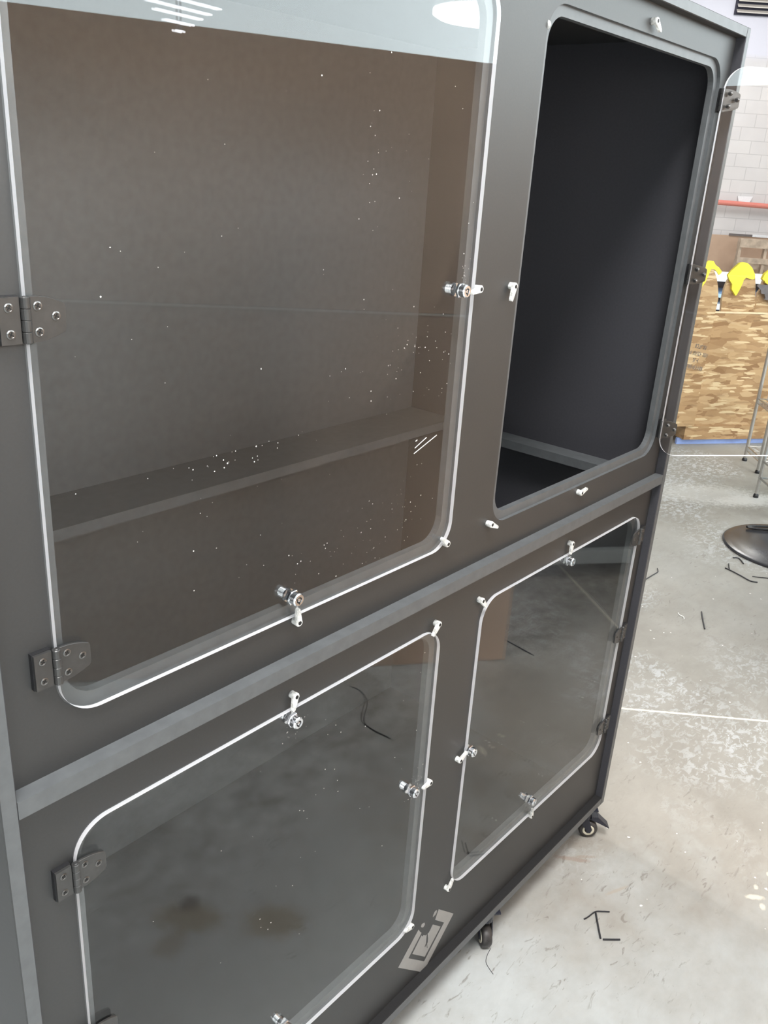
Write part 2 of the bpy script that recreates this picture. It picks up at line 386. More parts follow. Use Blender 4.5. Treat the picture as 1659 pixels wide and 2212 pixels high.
def tube(bm, pts, r, n=6, mi=0):
    pts = [Vector(p) for p in pts]; prev = None
    for i, p in enumerate(pts):
        d = (pts[min(i + 1, len(pts) - 1)] - pts[max(i - 1, 0)]).normalized()
        up = Vector((0, 0, 1)) if abs(d.z) < 0.9 else Vector((1, 0, 0))
        vs = [bm.verts.new(q) for q in ring(p, d, up, r, n)]
        if prev:
            for k in range(n):
                fc = bm.faces.new([prev[k], prev[(k + 1) % n], vs[(k + 1) % n], vs[k]]); fc.material_index = mi
        else: bm.faces.new(vs)
        prev = vs
    bm.faces.new(prev)
def smooth_path(pts, k=4):
    out = []
    for i in range(len(pts) - 1):
        p0 = Vector(pts[max(i - 1, 0)]); p1 = Vector(pts[i]); p2 = Vector(pts[i + 1]); p3 = Vector(pts[min(i + 2, len(pts) - 1)])
        for j in range(k):
            t = j / k
            out.append(0.5 * ((2 * p1) + (p2 - p0) * t + (2 * p0 - 5 * p1 + 4 * p2 - p3) * t * t + (3 * p1 - p0 - 3 * p2 + p3) * t ** 3))
    out.append(Vector(pts[-1])); return out

# ------------------------------------------------------------------ the hall
def slab(name, n0, n1, t0, t1, z0, z1, mat):
    bm = bmesh.new(); box(bm, (n0, t0, z0), (n1, t1, z1), 0, lambda n, t, z: RP(n, t, z))
    return tag(mesh_obj(name, bm, mat), kind='structure')
slab('floor', -9, 16.2, -11, 8.2, -0.12, 0.0, FLOOR)
slab('ceiling', -9, 16.2, -11, 8.2, CEIL_Z, CEIL_Z + 0.1, CEILM)
slab('glow_panel_2', -3.0, 3.4, 2.0, 7.5, CEIL_Z - 0.03, CEIL_Z - 0.005, ROOF_GLOW)  # unseen glowing panel, added to light the floor and the paint's sheen
bm = bmesh.new(); box(bm, (-11.0, 0.0, -0.15), (8.2, CEIL_Z, 0.0))
wb = mesh_obj('wall_back', bm, CMU, None, Matrix(((TV.x, 0, -NV.x, NV.x * 16), (TV.y, 0, -NV.y, NV.y * 16), (0, 1, 0, 0), (0, 0, 0, 1))), from_world=False)
tag(wb, kind='structure')
# side wall with a long opening filled by an added glowing panel
bm = bmesh.new()
for a, b in (((-9, 8.0, 0), (16, 8.15, 2.25)), ((-9, 8.0, 5.2), (16, 8.15, CEIL_Z)), ((7.5, 8.0, 2.25), (16, 8.15, 5.2))):
    box(bm, a, b, 0, lambda n, t, z: RP(n, t, z))
tag(mesh_obj('wall_right', bm, CEILM), kind='structure')
slab('glow_panel_1', -9.0, 7.5, 8.06, 8.10, 2.25, 5.2, SIDE_GLOW)  # glowing panel added as the bright white mirrored in the upper doors

slab('wall_left', -9, 16.2, -11.15, -11.0, 0, CEIL_Z, WALLG)
slab('wall_front', -9.15, -9.0, -11, 8.2, 0, CEIL_Z, WALLG)

# ------------------------------------------------------------------ the cabinet
YF, YP, YB = 0.974, 1.0, 2.0          # case front edge, panel face, inside of the back
XL, XR, ZB, ZT, TH = 0.411, 2.601, -2.143, 0.406, 0.0245
cab = empty('display_cabinet', V(1.5, 1.5, -HC), 'tall black wooden cabinet on casters with four clear acrylic doors', 'cabinet')
def cbox(name, a, b, mat=PAINT, bev=0.0012):
    bm = bmesh.new(); box(bm, a, b, 0, V)
    if bev: bevel(bm, bev)
    bmesh.ops.recalc_face_normals(bm, faces=bm.faces); bm.normal_update()
    for fc in bm.faces:
        if fc.normal.y < -0.9: fc.material_index = 1
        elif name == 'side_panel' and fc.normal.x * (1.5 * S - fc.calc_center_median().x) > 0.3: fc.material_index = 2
    return mesh_obj(name, bm, [mat, CUT, PAINT_IN], cab)
cbox('side_panel', (XL, YF, ZB), (XL + TH, YB + TH, ZT))
cbox('side_panel', (XR - TH, YF, ZB), (XR, YB + TH, ZT))
cbox('top_panel', (XL + TH, YF, ZT - TH), (XR - TH, YB + TH, ZT))
cbox('bottom_panel', (XL + TH, YF, ZB), (XR - TH, YB + TH, ZB + TH * 1.35), PAINT_DK)
cbox('back_panel', (XL + TH, YB, ZB + TH * 1.35), (XR - TH, YB + TH, ZT - TH), PAINT_DK, 0)
# board between the two halves, with the big cut-out in it
bm = bmesh.new(); r_z1, r_z0 = -0.8445, -0.874
extrude_loops(bm, [[(XL + TH, YF), (XR - TH, YF), (XR - TH, YB), (XL + TH, YB)], [(0.62, 1.12), (2.50, 1.12), (2.50, 1.79), (0.62, 1.79)]],
              lambda x, y: V(x, y, r_z1), lambda x, y: V(x, y, r_z0))
mesh_obj('divider_board', bm, CUT, cab)
# front panels: a rebated face (front layer, wider hole) over a narrower back layer
RB, LIP, PT, RAD = 0.0090, 0.018, 0.0245, 0.062
D = {'UL': (0.5225, 1.4525, -0.7625, 0.318), 'UR': (1.6265, 2.5180, -0.7625, 0.318),
     'LL': (0.5225, 1.4530, -1.8835, -0.9635), 'LR': (1.6245, 2.5120, -1.8720, -0.9640)}
def front_panel(z0, z1, keys):
    bm = bmesh.new(); outer = [(XL + TH, z0), (XR - TH, z0), (XR - TH, z1), (XL + TH, z1)]
    g = 0.0025
    big = [list(reversed(rrect(D[k][0] - g, D[k][1] + g, D[k][2] - g, D[k][3] + g, RAD + g))) for k in keys]
    sml = [list(reversed(rrect(D[k][0] + LIP, D[k][1] - LIP, D[k][2] + LIP, D[k][3] - LIP, RAD - LIP + 0.006))) for k in keys]
    extrude_loops(bm, [outer] + big, lambda x, z: V(x, YP, z), lambda x, z: V(x, YP + RB, z), 0, 1)
    extrude_loops(bm, [outer] + sml, lambda x, z: V(x, YP + RB, z), lambda x, z: V(x, YP + PT, z), 1, 1)
    return mesh_obj('front_panel', bm, [PAINT, CUT], cab)
front_panel(r_z1, ZT - TH, ('UL', 'UR'))
front_panel(ZB + TH * 1.35, r_z0, ('LL', 'LR'))
# acrylic doors
AT0, AT1 = 0.992, 1.0005
doors = {}
def door(key, label):
    x0, x1, z0, z1 = D[key]
    bm = bmesh.new()
    extrude_loops(bm, [rrect(x0, x1, z0, z1, RAD, 12)], lambda x, z: V(x, AT0, z), lambda x, z: V(x, AT1, z), 0, 1)
    o = mesh_obj('door', bm, [ACRYL, EDGE], cab); o['label'] = label; doors[key] = o
door('UL', 'closed clear acrylic door, upper left'); door('LL', 'closed clear acrylic door, lower left'); door('LR', 'closed clear acrylic door, lower right')
# the upper right door stands open on its right-hand hinges
DE = Vector((2.512, 0.980)); DD = Vector((0.778, -0.628)); DN = Vector((-0.628, -0.778))
WD = D['UR'][1] - D['UR'][0]
def VD(s, k, z):      # along the open leaf, off its inner face, height
    p = DE + DD * s - DN * k
    return V(p.x, p.y, z)
bm = bmesh.new()
extrude_loops(bm, [rrect(0, WD, -0.769, 0.311, RAD, 12)], lambda s, z: VD(s, 0, z), lambda s, z: VD(s, 0.0085, z), 0, 1)
o = mesh_obj('door', bm, [ACRYL, EDGE], cab); o['label'] = 'clear acrylic door swung wide open'; doors['UR'] = o

# hinges: local frame x = towards the door leaf, y = into the panel, z up, origin on the pin (units of S)
def hinge_meshes():
    bm = bmesh.new()
    def lf(x, y, z): return Vector((S * x, S * y, S * z))
    h = 0.0275
    box(bm, (-0.0325, -0.001, -h), (-0.007, 0.0035, h), 0, lf)
    box(bm, (-0.0335, 0.0035, -h - 0.001), (-0.006, 0.0125, h + 0.001), 1, lf)     # packing piece under the fixed leaf
    me_a = bm
    bm = bmesh.new()
    up = [(0.0, h)] + [(0.006 + 0.044 * t, h - 0.010 * t ** 2.2) for t in (0, 0.25, 0.5, 0.75, 1.0)] + [(0.052, h - 0.014)]
    loop = up + [(x, -z) for x, z in reversed(up)]
    extrude_loops(bm, [loop], lambda x, z: lf(x, -0.001, z), lambda x, z: lf(x, 0.0035, z))
    bevel(bm, 0.0004)
    me_b = bm
    bm = bmesh.new()
    q = 2 * h / 4
    for i in range(4):
        z0 = -h + i * q
        lathe(bm, lf(0, -0.0015, z0), (0, 0, 1), [(0, S * 0.0052), (S * 0.0008, S * 0.0061), (S * (q - 0.0008), S * 0.0061), (S * q, S * 0.0052)], 16)
    lathe(bm, lf(0, -0.0015, h), (0, 0, 1), [(0, S * 0.003), (S * 0.0008, S * 0.002)], 12)
    return me_a, me_b, bm
def screw_bm(r=0.0058):
    bm = bmesh.new()
    lathe(bm, (0, 0, 0), (0, -1, 0), [(0.0, S * r), (S * 0.0006, S * r), (S * 0.0012, S * r * 0.72), (S * 0.0006, S * r * 0.62)], 16)
    for a in (0.5, 0.5 + PI / 2):
        m = Matrix.Rotation(a, 4, 'Y')
        vs = box(bm, (-S * r * 0.55, -S * 0.0013, -S * r * 0.13), (S * r * 0.55, -S * 0.0004, S * r * 0.13), 1)
        for v in vs: v.co = m @ v.co
    return bm
def nut_bm():
    bm = bmesh.new(); r = 0.0048
    lathe(bm, (0, 0, 0), (0, -1, 0), [(0, S * 0.0062), (S * 0.002, S * 0.0062), (S * 0.0025, S * r), (S * 0.006, S * r * 0.9), (S * 0.008, S * r * 0.6), (S * 0.009, S * 0.0008)], 14)
    return bm
HP = None
def as_mesh(name, bm, mats, smooth=False):
    me = bpy.data.meshes.new(name); bmesh.ops.recalc_face_normals(bm, faces=bm.faces); bm.to_mesh(me); bm.free()
    for m in mats: me.materials.append(m)
    if smooth:
        for p in me.polygons: p.use_smooth = True
    return me
ma, mb_, mc = hinge_meshes()
ME_FIX = as_mesh('fixed_leaf', ma, [BLACK_METAL, RUBBER]); ME_DOORLEAF = as_mesh('door_leaf', mb_, [BLACK_METAL]); ME_KNUCK = as_mesh('knuckle', mc, [BLACK_METAL])
ME_SCREW = as_mesh('screw', screw_bm(), [SCREW, SLOT]); ME_NUT = as_mesh('dome_nut', nut_bm(), [SCREW], True)
def add(name, me, parent, world):
    o = bpy.data.objects.new(name, me); return link(o, parent, world)
def L(x, y, z): return Matrix.Translation((S * x, S * y, S * z))
def hinge(x, z, right=False, open_leaf=False):
    base = Matrix.Translation(V(x, AT0 - 0.0035, z))
    if right: base = base @ Matrix.Rotation(PI, 4, 'Z') @ Matrix.Scale(-1, 4, (0, 1, 0))
    k = add('hinge', ME_KNUCK, cab, base)
    add('fixed_leaf', ME_FIX, k, base)
    for sz in (-1, 1): add('screw', ME_SCREW, k, base @ L(-0.0205, -0.001, sz * 0.0155))
    spots = ((0.0155, 0.0155), (0.0155, -0.0155), (0.0385, 0.002))
    if not open_leaf:
        add('door_leaf', ME_DOORLEAF, k, base)
        for sx, sz in spots: add('screw', ME_SCREW, k, base @ L(sx, -0.001, sz))
    else:      # leaf folded round onto the outer face of the open door; its domed nuts show on the inner face
        p = DE + DD * 0.002 - DN * 0.0120
        X = Vector((DD.x, DD.y, 0)); Y = Vector((DN.x, DN.y, 0))
        lm = Matrix(((X.x, Y.x, 0, 0), (X.y, Y.y, 0, 0), (0, 0, 1, 0), (0, 0, 0, 1)))
        lw = Matrix.Translation(V(p.x, p.y, z)) @ lm
        add('door_leaf', ME_DOORLEAF, k, lw)
        p2 = DE + DD * 0.002 - DN * 0.0; nw = Matrix.Translation(V(p2.x, p2.y, z)) @ Matrix(((X.x, -Y.x, 0, 0), (X.y, -Y.y, 0, 0), (0, 0, 1, 0), (0, 0, 0, 1)))
        for sx, sz in spots: add('dome_nut', ME_NUT, k, nw @ L(sx, 0, sz))
for z in (0.2465, -0.1915, -0.6665): hinge(0.5185, z)
for z in (-1.0445, -1.4085, -1.7700): hinge(0.5185, z)
for z in (-1.0425, -1.3985, -1.7665): hinge(2.5140, z, True)
for z in (0.2270, -0.2265, -0.6870): hinge(2.5200, z, True, True)

# cam locks: local y into the door, origin on the outer acrylic face
def lock_bm():
    bm = bmesh.new(); f = (0, -1, 0)
    def P(l): return [(S * a, S * b) for a, b in l]
    lathe(bm, (0, 0, 0), f, P([(0, 0.0150), (0.0045, 0.0150), (0.0055, 0.0140)]), 6, 0)            # hexagon nut
    lathe(bm, (0, 0, 0), f, P([(0.005, 0.0125), (0.0165, 0.0125), (0.0190, 0.0105), (0.0190, 0.0062), (0.0172, 0.0058), (0.0172, 0.0036), (0.0185, 0.0033), (0.0188, 0.0010)]), 24, 0)
    for a in (0.5 * PI, 1.15 * PI):
        vs = box(bm, (0.0048 * S, -0.0196 * S, -0.0009 * S), (0.0078 * S, -0.0186 * S, 0.0009 * S), 1)
        m = Matrix.Rotation(a, 4, 'Y')
        for v in vs: v.co = m @ v.co
    lathe(bm, (0, -S * 0.0174, 0), f, P([(0, 0.0057), (0.0002, 0.0037)]), 20, 1)                     # dark key slot ring
    prof = [(0.0085, 0.0128), (0.0120, 0.0128), (0.0125, 0.0092)]
    for i in range(6): prof += [(0.0145 + i * 0.0028, 0.0096), (0.0159 + i * 0.0028, 0.0086)]
    prof += [(0.033, 0.0080)]
    lathe(bm, (0, 0, 0), (0, 1, 0), P(prof), 20, 0)
    return bm
ME_LOCK = as_mesh('lock', lock_bm(), [CHROME, SLOT])
for key, pts in (('UL', ((0.972, -0.7195), (1.402, -0.2077))), ('LL', ((0.980, -0.9845), (1.388, -1.3900), (0.980, -1.8060))),
                 ('LR', ((1.6335, -1.4035), (2.037, -0.9795), (2.028, -1.8015)))):
    for x, z in pts: add('lock', ME_LOCK, doors[key], Matrix.Translation(V(x, AT0, z)))

# clear turn-clips with black screws
def clip_bm():
    bm = bmesh.new()
    r, tip, Lc = 0.0078, 0.0040, 0.028
    loop = [(-r * math.cos(a), r * math.sin(a)) for a in [(-0.62 + 1.24 * i / 14) * PI for i in range(15)]]
    loop = list(reversed(loop)) + [(Lc, -tip), (Lc + 0.0028, -tip * 0.5), (Lc + 0.0028, tip * 0.5), (Lc, tip)]
    ny = len(loop)
    def f(y, k): return [bm.verts.new((S * x * k if x < Lc else S * x, S * y, S * z * k)) for x, z in loop]
    a = f(0.0 - 0.0085, 1.0); b = f(-0.0135, 1.0); c = f(-0.0152, 0.82)
    for p, q in ((a, b), (b, c)):
        for i in range(ny): bm.faces.new([p[i], p[(i + 1) % ny], q[(i + 1) % ny], q[i]])
    bm.faces.new(a); bm.faces.new(list(reversed(c)))
    lathe(bm, (0, 0, 0), (0, -1, 0), [(0, S * 0.0074), (S * 0.009, S * 0.0074)], 16)
    return bm
def clipscrew_bm():
    bm = bmesh.new(); lathe(bm, (0, -S * 0.0150, 0), (0, -1, 0), [(0, S * 0.0040), (S * 0.0008, S * 0.0040), (S * 0.0016, S * 0.0022)], 14); return bm
ME_CLIP = as_mesh('turn_clip', clip_bm(), [CLIP]); ME_CSCREW = as_mesh('screw', clipscrew_bm(), [SLOT])
CLIPS = [(1.4664, -0.2087, 1.4322, -0.2156), (0.9868, -0.7757, 0.9835, -0.7469), (1.4372, -0.7516, 1.4131, -0.7313),
 (1.5929, -0.2101, 1.5852, -0.2375), (1.6093, -0.7532, 1.6298, -0.7635), (2.0495, -0.7811, 2.0753, -0.7759), (2.0632, 0.3459, 2.0773, 0.336),
 (0.9844, -0.9332, 0.9786, -0.959), (1.4344, -0.9506, 1.4183, -0.9684), (1.4618, -1.408, 1.4331, -1.4083), (1.4423, -1.868, 1.4311, -1.8661), (0.982, -1.9000, 0.985, -1.872),
 (1.6085, -0.9527, 1.6199, -0.9664), (2.0434, -0.9305, 2.0406, -0.9552), (1.5891, -1.4106, 1.6102, -1.4009), (2.05, -1.8771, 2.049, -1.849), (1.605, -1.8558, 1.6174, -1.8367)]
for x, z, tx, tz in CLIPS:
    a = math.atan2(tz - z, tx - x)
    wmat = Matrix.Translation(V(x, YP, z)) @ Matrix.Rotation(-a, 4, 'Y')
    k = add('turn_clip', ME_CLIP, cab, wmat); add('screw', ME_CSCREW, k, wmat)

bm = bmesh.new(); lathe(bm, V(1.6235, 1.004, 0.2765), (1, 0, 0), [(0, S * 0.0085), (S * 0.005, S * 0.0085), (S * 0.009, S * 0.006), (S * 0.0105, S * 0.002)], 16)
o = mesh_obj('bumper', bm, CLIP, cab, smooth=True); o['label'] = 'small clear bumper inside the open doorway'
# grey emblem on the lower rail
LOGO_FRAME = [(1.5837, -1.9223), (1.6658, -2.0014), (1.538, -2.1257), (1.4138, -2.0024), (1.4934, -1.9282), (1.4997, -1.9397), (1.5092, -1.9521), (1.4572, -2.0041), (1.5378, -2.0831), (1.6201, -2.0004), (1.5713, -1.9526)]
LOGO_INNER = [(1.5624, -1.9632), (1.6034, -2.0027), (1.5375, -2.0649), (1.4747, -2.0028), (1.5106, -1.9631), (1.5156, -1.9712), (1.5205, -1.9701), (1.5307, -1.9791), (1.5369, -1.9799), (1.5443, -1.9815), (1.5517, -1.9757), (1.5587, -1.9661)]
LOGO_TONGUE = [(1.5362, -1.9776), (1.5403, -1.9809), (1.544, -1.9997), (1.545, -2.014), (1.5421, -2.0201), (1.5469, -2.0384), (1.5446, -2.0366), (1.5396, -2.0198), (1.5335, -2.025), (1.5318, -2.0227), (1.5364, -2.0138), (1.5367, -2.0023), (1.5362, -1.9902)]
LOGO_EYE_A = [(1.5196, -1.9233), (1.5211, -1.9319), (1.5152, -1.9363), (1.5077, -1.9315), (1.5034, -1.9246), (1.506, -1.9185), (1.5131, -1.9195)]
LOGO_EYE_B = [(1.5751, -1.9199), (1.5751, -1.9273), (1.5706, -1.9321), (1.5582, -1.9323), (1.5589, -1.9265), (1.5636, -1.9185), (1.5695, -1.9168)]
bm = bmesh.new()
for lp in (LOGO_FRAME, LOGO_INNER, LOGO_EYE_A, LOGO_EYE_B):
    extrude_loops(bm, [lp], lambda x, z: V(x, YP - 0.0005, z), lambda x, z: V(x, YP, z))
lg = mesh_obj('logo', bm, DECAL, cab)
bm = bmesh.new(); extrude_loops(bm, [LOGO_TONGUE], lambda x, z: V(x, YP - 0.0009, z), lambda x, z: V(x, YP - 0.0004, z))
mesh_obj('forked_tongue', bm, PAINT, lg)

# round light under the inside of the top
bm = bmesh.new(); lathe(bm, V(2.04, 1.42, ZT - TH), (0, 0, -1), [(0, S * 0.150), (S * 0.012, S * 0.150), (S * 0.020, S * 0.135), (S * 0.024, S * 0.04)], 40)
mesh_obj('interior_light', bm, DISC, cab, smooth=True)

# specks of dust on the upper left door
bm = bmesh.new()
def speck(x, z, r):
    n = 5; a0 = random.random() * 6
    va = [bm.verts.new(V(x + r * math.cos(a0 + 6.283 * i / n) * random.uniform(0.5, 1), AT0 - 0.0005, z + r * math.sin(a0 + 6.283 * i / n) * random.uniform(0.5, 1))) for i in range(n)]
    bm.faces.new(va)
for cx, cz, sx, sz, n in ((1.28, -0.30, 0.10, 0.07, 34), (1.22, -0.33, 0.22, 0.14, 40), (1.1, 0.05, 0.25, 0.15, 22), (1.25, -0.62, 0.1, 0.08, 46), (1.05, -0.67, 0.13, 0.04, 30), (0.8, -0.55, 0.16, 0.13, 18), (1.41, -0.17, 0.012, 0.05, 22), (0.75, -0.2, 0.15, 0.2, 16), (0.85, -0.43, 0.16, 0.02, 30), (1.13, 0.02, 0.015, 0.08, 14)):
    for _ in range(n):
        x = random.gauss(cx, sx * 0.6); z = random.gauss(cz, sz * 0.6)
        if 0.56 < x < 1.43 and -0.73 < z < 0.28: speck(x, z, random.choice((0.0007, 0.0010, 0.0012, 0.0018)))
tag(mesh_obj('dust', bm, DUST, doors['UL']), kind='stuff')
for (ax_, az_, bx_, bz_) in ((1.2979, -0.5057, 1.333, -0.4905), (1.2963, -0.5168, 1.3667, -0.4919), (1.2985, -0.4920, 1.3035, -0.4900)):
    bm = bmesh.new(); tube(bm, [V(ax_, AT0 - 0.0007, az_), V(bx_, AT0 - 0.0007, bz_)], 0.0006, 5); mesh_obj('pale_line', bm, FLAKE, doors['UL'])  # thin pale lines on the upper left door
bm = bmesh.new()
for (cx, cz, n, sp) in ((0.985, -0.985, 40, 0.022), (1.40, -1.385, 34, 0.02), (1.2, -1.1, 20, 0.12), (1.0, -1.3, 24, 0.2)):
    for _ in range(n):
        x = random.gauss(cx, sp); z = random.gauss(cz, sp)
        if 0.56 < x < 1.43 and -1.85 < z < -0.99: speck(x, z, random.choice((0.0009, 0.0012, 0.0018)))
tag(mesh_obj('dust', bm, DUST, doors['LL']), kind='stuff')

# casters
def caster(x, y, fx, fy, ped=1):
    f = Vector((fx, fy, 0)).normalized(); a = Vector((-f.y, f.x, 0)); base = V(x, y, -HC); zt = V(x, y, ZB).z
    r = S * 0.036; wv = S * 0.016
    c = base + Vector((0, 0, r)); piv = c - f * (r * 0.55)
    bm = bmesh.new()
    plate_f = lambda u, v, z: piv + f * u + a * v + Vector((0, 0, z))
    box(bm, (-0.028, -0.026, zt - c.z - 0.004), (0.028, 0.026, zt - c.z), 0, plate_f)
    cyl(bm, piv + Vector((0, 0, r + 0.012)), piv + Vector((0, 0, zt - c.z - 0.003)), 0.019, 18)
    for s in (-1, 1):
        loop = [(-0.018, r + 0.014), (0.010, r + 0.014), (0.022, 0.006), (0.020, -0.006), (0.012, -0.006)]
        extrude_loops(bm, [loop], lambda u, z: plate_f(u, s * (wv + 0.002), z), lambda u, z: plate_f(u, s * (wv + 0.004), z))
    box(bm, (-0.018, -wv - 0.004, r + 0.012), (0.012, wv + 0.004, r + 0.015), 0, plate_f)
    k = mesh_obj('caster', bm, BLUEBLACK, cab)
    bm = bmesh.new()
    lathe(bm, c - a * wv, a, [(0, r * 0.62), (0, r * 0.86), (wv * 0.35, r * 0.98), (wv, r), (wv * 1.65, r * 0.98), (wv * 2, r * 0.86), (wv * 2, r * 0.62)], 28)
    for sg in (-1, 1):
        lathe(bm, c + a * (sg * wv), a * sg, [(0, r * 0.62), (0.0012, r * 0.6), (0.0012, r * 0.42), (0, r * 0.38)], 24, 1)
        lathe(bm, c + a * (sg * wv), a * sg, [(0, r * 0.38), (0.003, r * 0.12)], 14, 0)
    mesh_obj('wheel', bm, [TREAD, IVORY], k, smooth=True)
    bm = bmesh.new()
    loop = [(0.006, r + 0.020), (0.024, r + 0.020), (0.058, r * 0.55), (0.058, r * 0.40), (0.020, r + 0.004), (0.006, r + 0.010)]
    extrude_loops(bm, [loop], lambda u, z: plate_f(ped * u + 0.01 * ped, -0.013, z), lambda u, z: plate_f(ped * u + 0.01 * ped, 0.013, z)); bevel(bm, 0.001)
    mesh_obj('brake_pedal', bm, BLUEBLACK, k)
caster(2.5565, 1.0, 0.62, -0.78); caster(1.8742, 1.0, -0.66, -0.75, -1); caster(0.56, 1.03, 0.7, -0.7)
for x in (0.56, 1.5, 2.5): caster(x, 1.93, 0.3, 0.9)

# ------------------------------------------------------------------ brown board screen, front right of the cabinet (seen mirrored in the doors)
def LN(x): return -0.341 + 0.787 * (x - 1.948)
pd = Vector((1, 0.787, 0)).normalized(); pn = Vector((-pd.y, pd.x, 0))
def PS(u, k, z): p = Vector((2.445, LN(2.445), 0)) - pd * u - pn * k; return Vector((p.x, p.y, z))
scr = empty('board_screen', PS(1.0, 0.01, 0), 'tall brown screen of two stacked boards facing the cabinet doors', 'screen')
def board(name, z0, z1, s0, s1, y0, y1, mat):
    bm = bmesh.new(); lp = [(0, z0), (2.44, z0 + 2.44 * s0), (2.44, z1 + 2.44 * s1), (0, z1)]
    extrude_loops(bm, [lp], lambda u, z: PS(u, y0, z), lambda u, z: PS(u, y1, z)); return mesh_obj(name, bm, mat, scr)
board('lower_board', 0.004, 1.2430, 0, 0.0069, 0, 0.019, BROWN)
board('upper_board', 1.2445, 1.9306, 0.0069, 0.029, 0, 0.019, BROWN)
board('joint_edge', 1.2365, 1.2432, 0.0069, 0.0069, -0.002, 0.0, BROWN_EDGE)
bm = bmesh.new()
for u in (0.25, 1.25, 2.2):
    box(bm, (u - 0.02, 0.019, 0.0), (u + 0.02, 0.06, 1.9), 0, PS); box(bm, (u - 0.02, 0.019, 0.0), (u + 0.02, 0.5, 0.04), 0, PS)
mesh_obj('brace', bm, PALLETW, scr)

# dark storage cabinet beyond the screen (mirrored in the lower right door)
def DC(u, k, z): p = Vector((3.36, -0.07, 0)) + pd * u - pn * k; return Vector((p.x, p.y, z))
dcab = empty('storage_cabinet', DC(0.1, 0.3, 0), 'charcoal storage cabinet with a pale grey base board, mirrored in the lower right door', 'cabinet')
bm = bmesh.new(); box(bm, (-0.75, 0.01, 0.135), (1.0, 0.55, 1.9), 0, DC); bevel(bm, 0.003); mesh_obj('body', bm, CABGREY, dcab)
bm = bmesh.new(); box(bm, (-0.76, -0.02, 0.068), (1.01, 0.56, 0.135), 0, DC); bevel(bm, 0.006, 2); mesh_obj('base_board', bm, GREYBASE, dcab)
for u in (-0.68, 0.92):
    bm = bmesh.new(); box(bm, (u - 0.03, 0.08, 0), (u + 0.03, 0.5, 0.068), 0, DC); mesh_obj('skid', bm, RUBBER, dcab)

# small stepped LED lamp hanging in front of the screen (its five tubes glint in the upper left door)
lamp = empty('pendant_lamp', (1.274, -0.244, 1.875), 'small hanging lamp of five stepped glowing tubes, glinting in the upper left door', 'lamp')
for (xa, ya, xb, yb, z) in ((1.276, -0.244, 1.395, -0.258, 1.948), (1.189, -0.234, 1.366, -0.255, 1.933), (1.208, -0.237, 1.339, -0.252, 1.920), (1.234, -0.240, 1.313, -0.249, 1.905), (1.261, -0.243, 1.286, -0.246, 1.889)):
    bm = bmesh.new(); cyl(bm, (xa, ya, z), (xb, yb, z), 0.0022, 8); mesh_obj('light_tube', bm, TUBE, lamp)
bm = bmesh.new()
for x in (1.279,): cyl(bm, (x, -0.2440 - 0.006, 1.886), (x, -0.2440 - 0.006, 1.98), 0.0025, 6); cyl(bm, (x, -0.25, 1.98), (x, -0.25, CEIL_Z), 0.0012, 5)
mesh_obj('stem', bm, WHITE_P, lamp)

# ------------------------------------------------------------------ loose bits on the floor
def strand(name, pts, label, r=0.0022, mat=STRAND):
    bm = bmesh.new(); tube(bm, smooth_path([(x, y, r + 0.0004) for x, y in pts]), r, 6)
    tag(mesh_obj(name, bm, mat), label, 'strand', 'black plastic strands on the concrete' if mat is STRAND else None)
strand('plastic_strand', [(1.575, 0.583), (1.588, 0.579), (1.614, 0.574), (1.627, 0.562), (1.639, 0.548)], 'black strand bent at one end, topmost of the three joined in a bracket shape', 0.0018)
strand('plastic_strand', [(1.612, 0.571), (1.58, 0.548), (1.551, 0.5265)], 'straight black strand, middle one of the three joined in a bracket shape')
strand('plastic_strand', [(1.552, 0.521), (1.564, 0.508), (1.58, 0.491)], 'short black strand, lowest of the three joined in a bracket shape')
strand('plastic_strand', [(3.383, 1.008), (3.318, 0.977), (3.245, 0.94)], 'lone straight blue-black strand on bare concrete above the cream floor line', 0.003)
strand('plastic_strand', [(3.914, 1.104), (3.905, 1.072), (3.883, 1.019), (3.86, 0.969), (3.871, 0.939)], 'long thin dark strand lying just in front of the round black lid', 0.0028)
strand('plastic_strand', [(3.977, 1.11), (3.945, 1.097), (3.918, 1.086)], 'short upright-looking dark strand touching the end of the long thin one', 0.0028)
strand('plastic_strand', [(3.50, 1.315), (3.575, 1.312), (3.627, 1.311), (3.66, 1.328)], 'curled dark strand emerging beside the right edge of the cabinet', 0.0024)
strand('plastic_strand', [(4.065, 1.122), (4.081, 1.107), (4.075, 1.091), (4.033, 1.059)], 'short crooked dark strand nearest the round black lid', 0.0028)
strand('plastic_strand', [(3.92, 0.979), (3.935, 0.952), (3.957, 0.919), (3.97, 0.88)], 'thin dark strand at the right edge below the round black lid', 0.002)
strand('plastic_strand', [(1.348, 0.70), (1.326, 0.695), (1.309, 0.686), (1.30, 0.67), (1.295, 0.657)], 'fine curved hair-like strand beside the middle caster', 0.0006)
strand('plastic_strand', [(1.909, -0.219), (1.913, -0.18), (1.881, -0.124), (1.795, -0.063), (1.779, -0.009), (1.784, 0.06)], 'long wavy black strand mirrored in the lower left door', 0.0022)
strand('plastic_strand', [(2.573, -0.033), (2.552, 0.11)], 'straight black strand mirrored in the lower right door below the screen end', 0.0022)
strand('white_strand', [(3.30, 1.075), (3.285, 1.062), (3.282, 1.045), (3.265, 1.035)], 'small white curl of plastic on the concrete near the lone blue-black strand', 0.0022, FLAKE)
strand('white_strand', [(3.196, -0.018), (3.119, 0.085), (3.044, 0.17)], 'straight pale strand mirrored in the lower right door', 0.0010, FLAKE)
bm = bmesh.new()
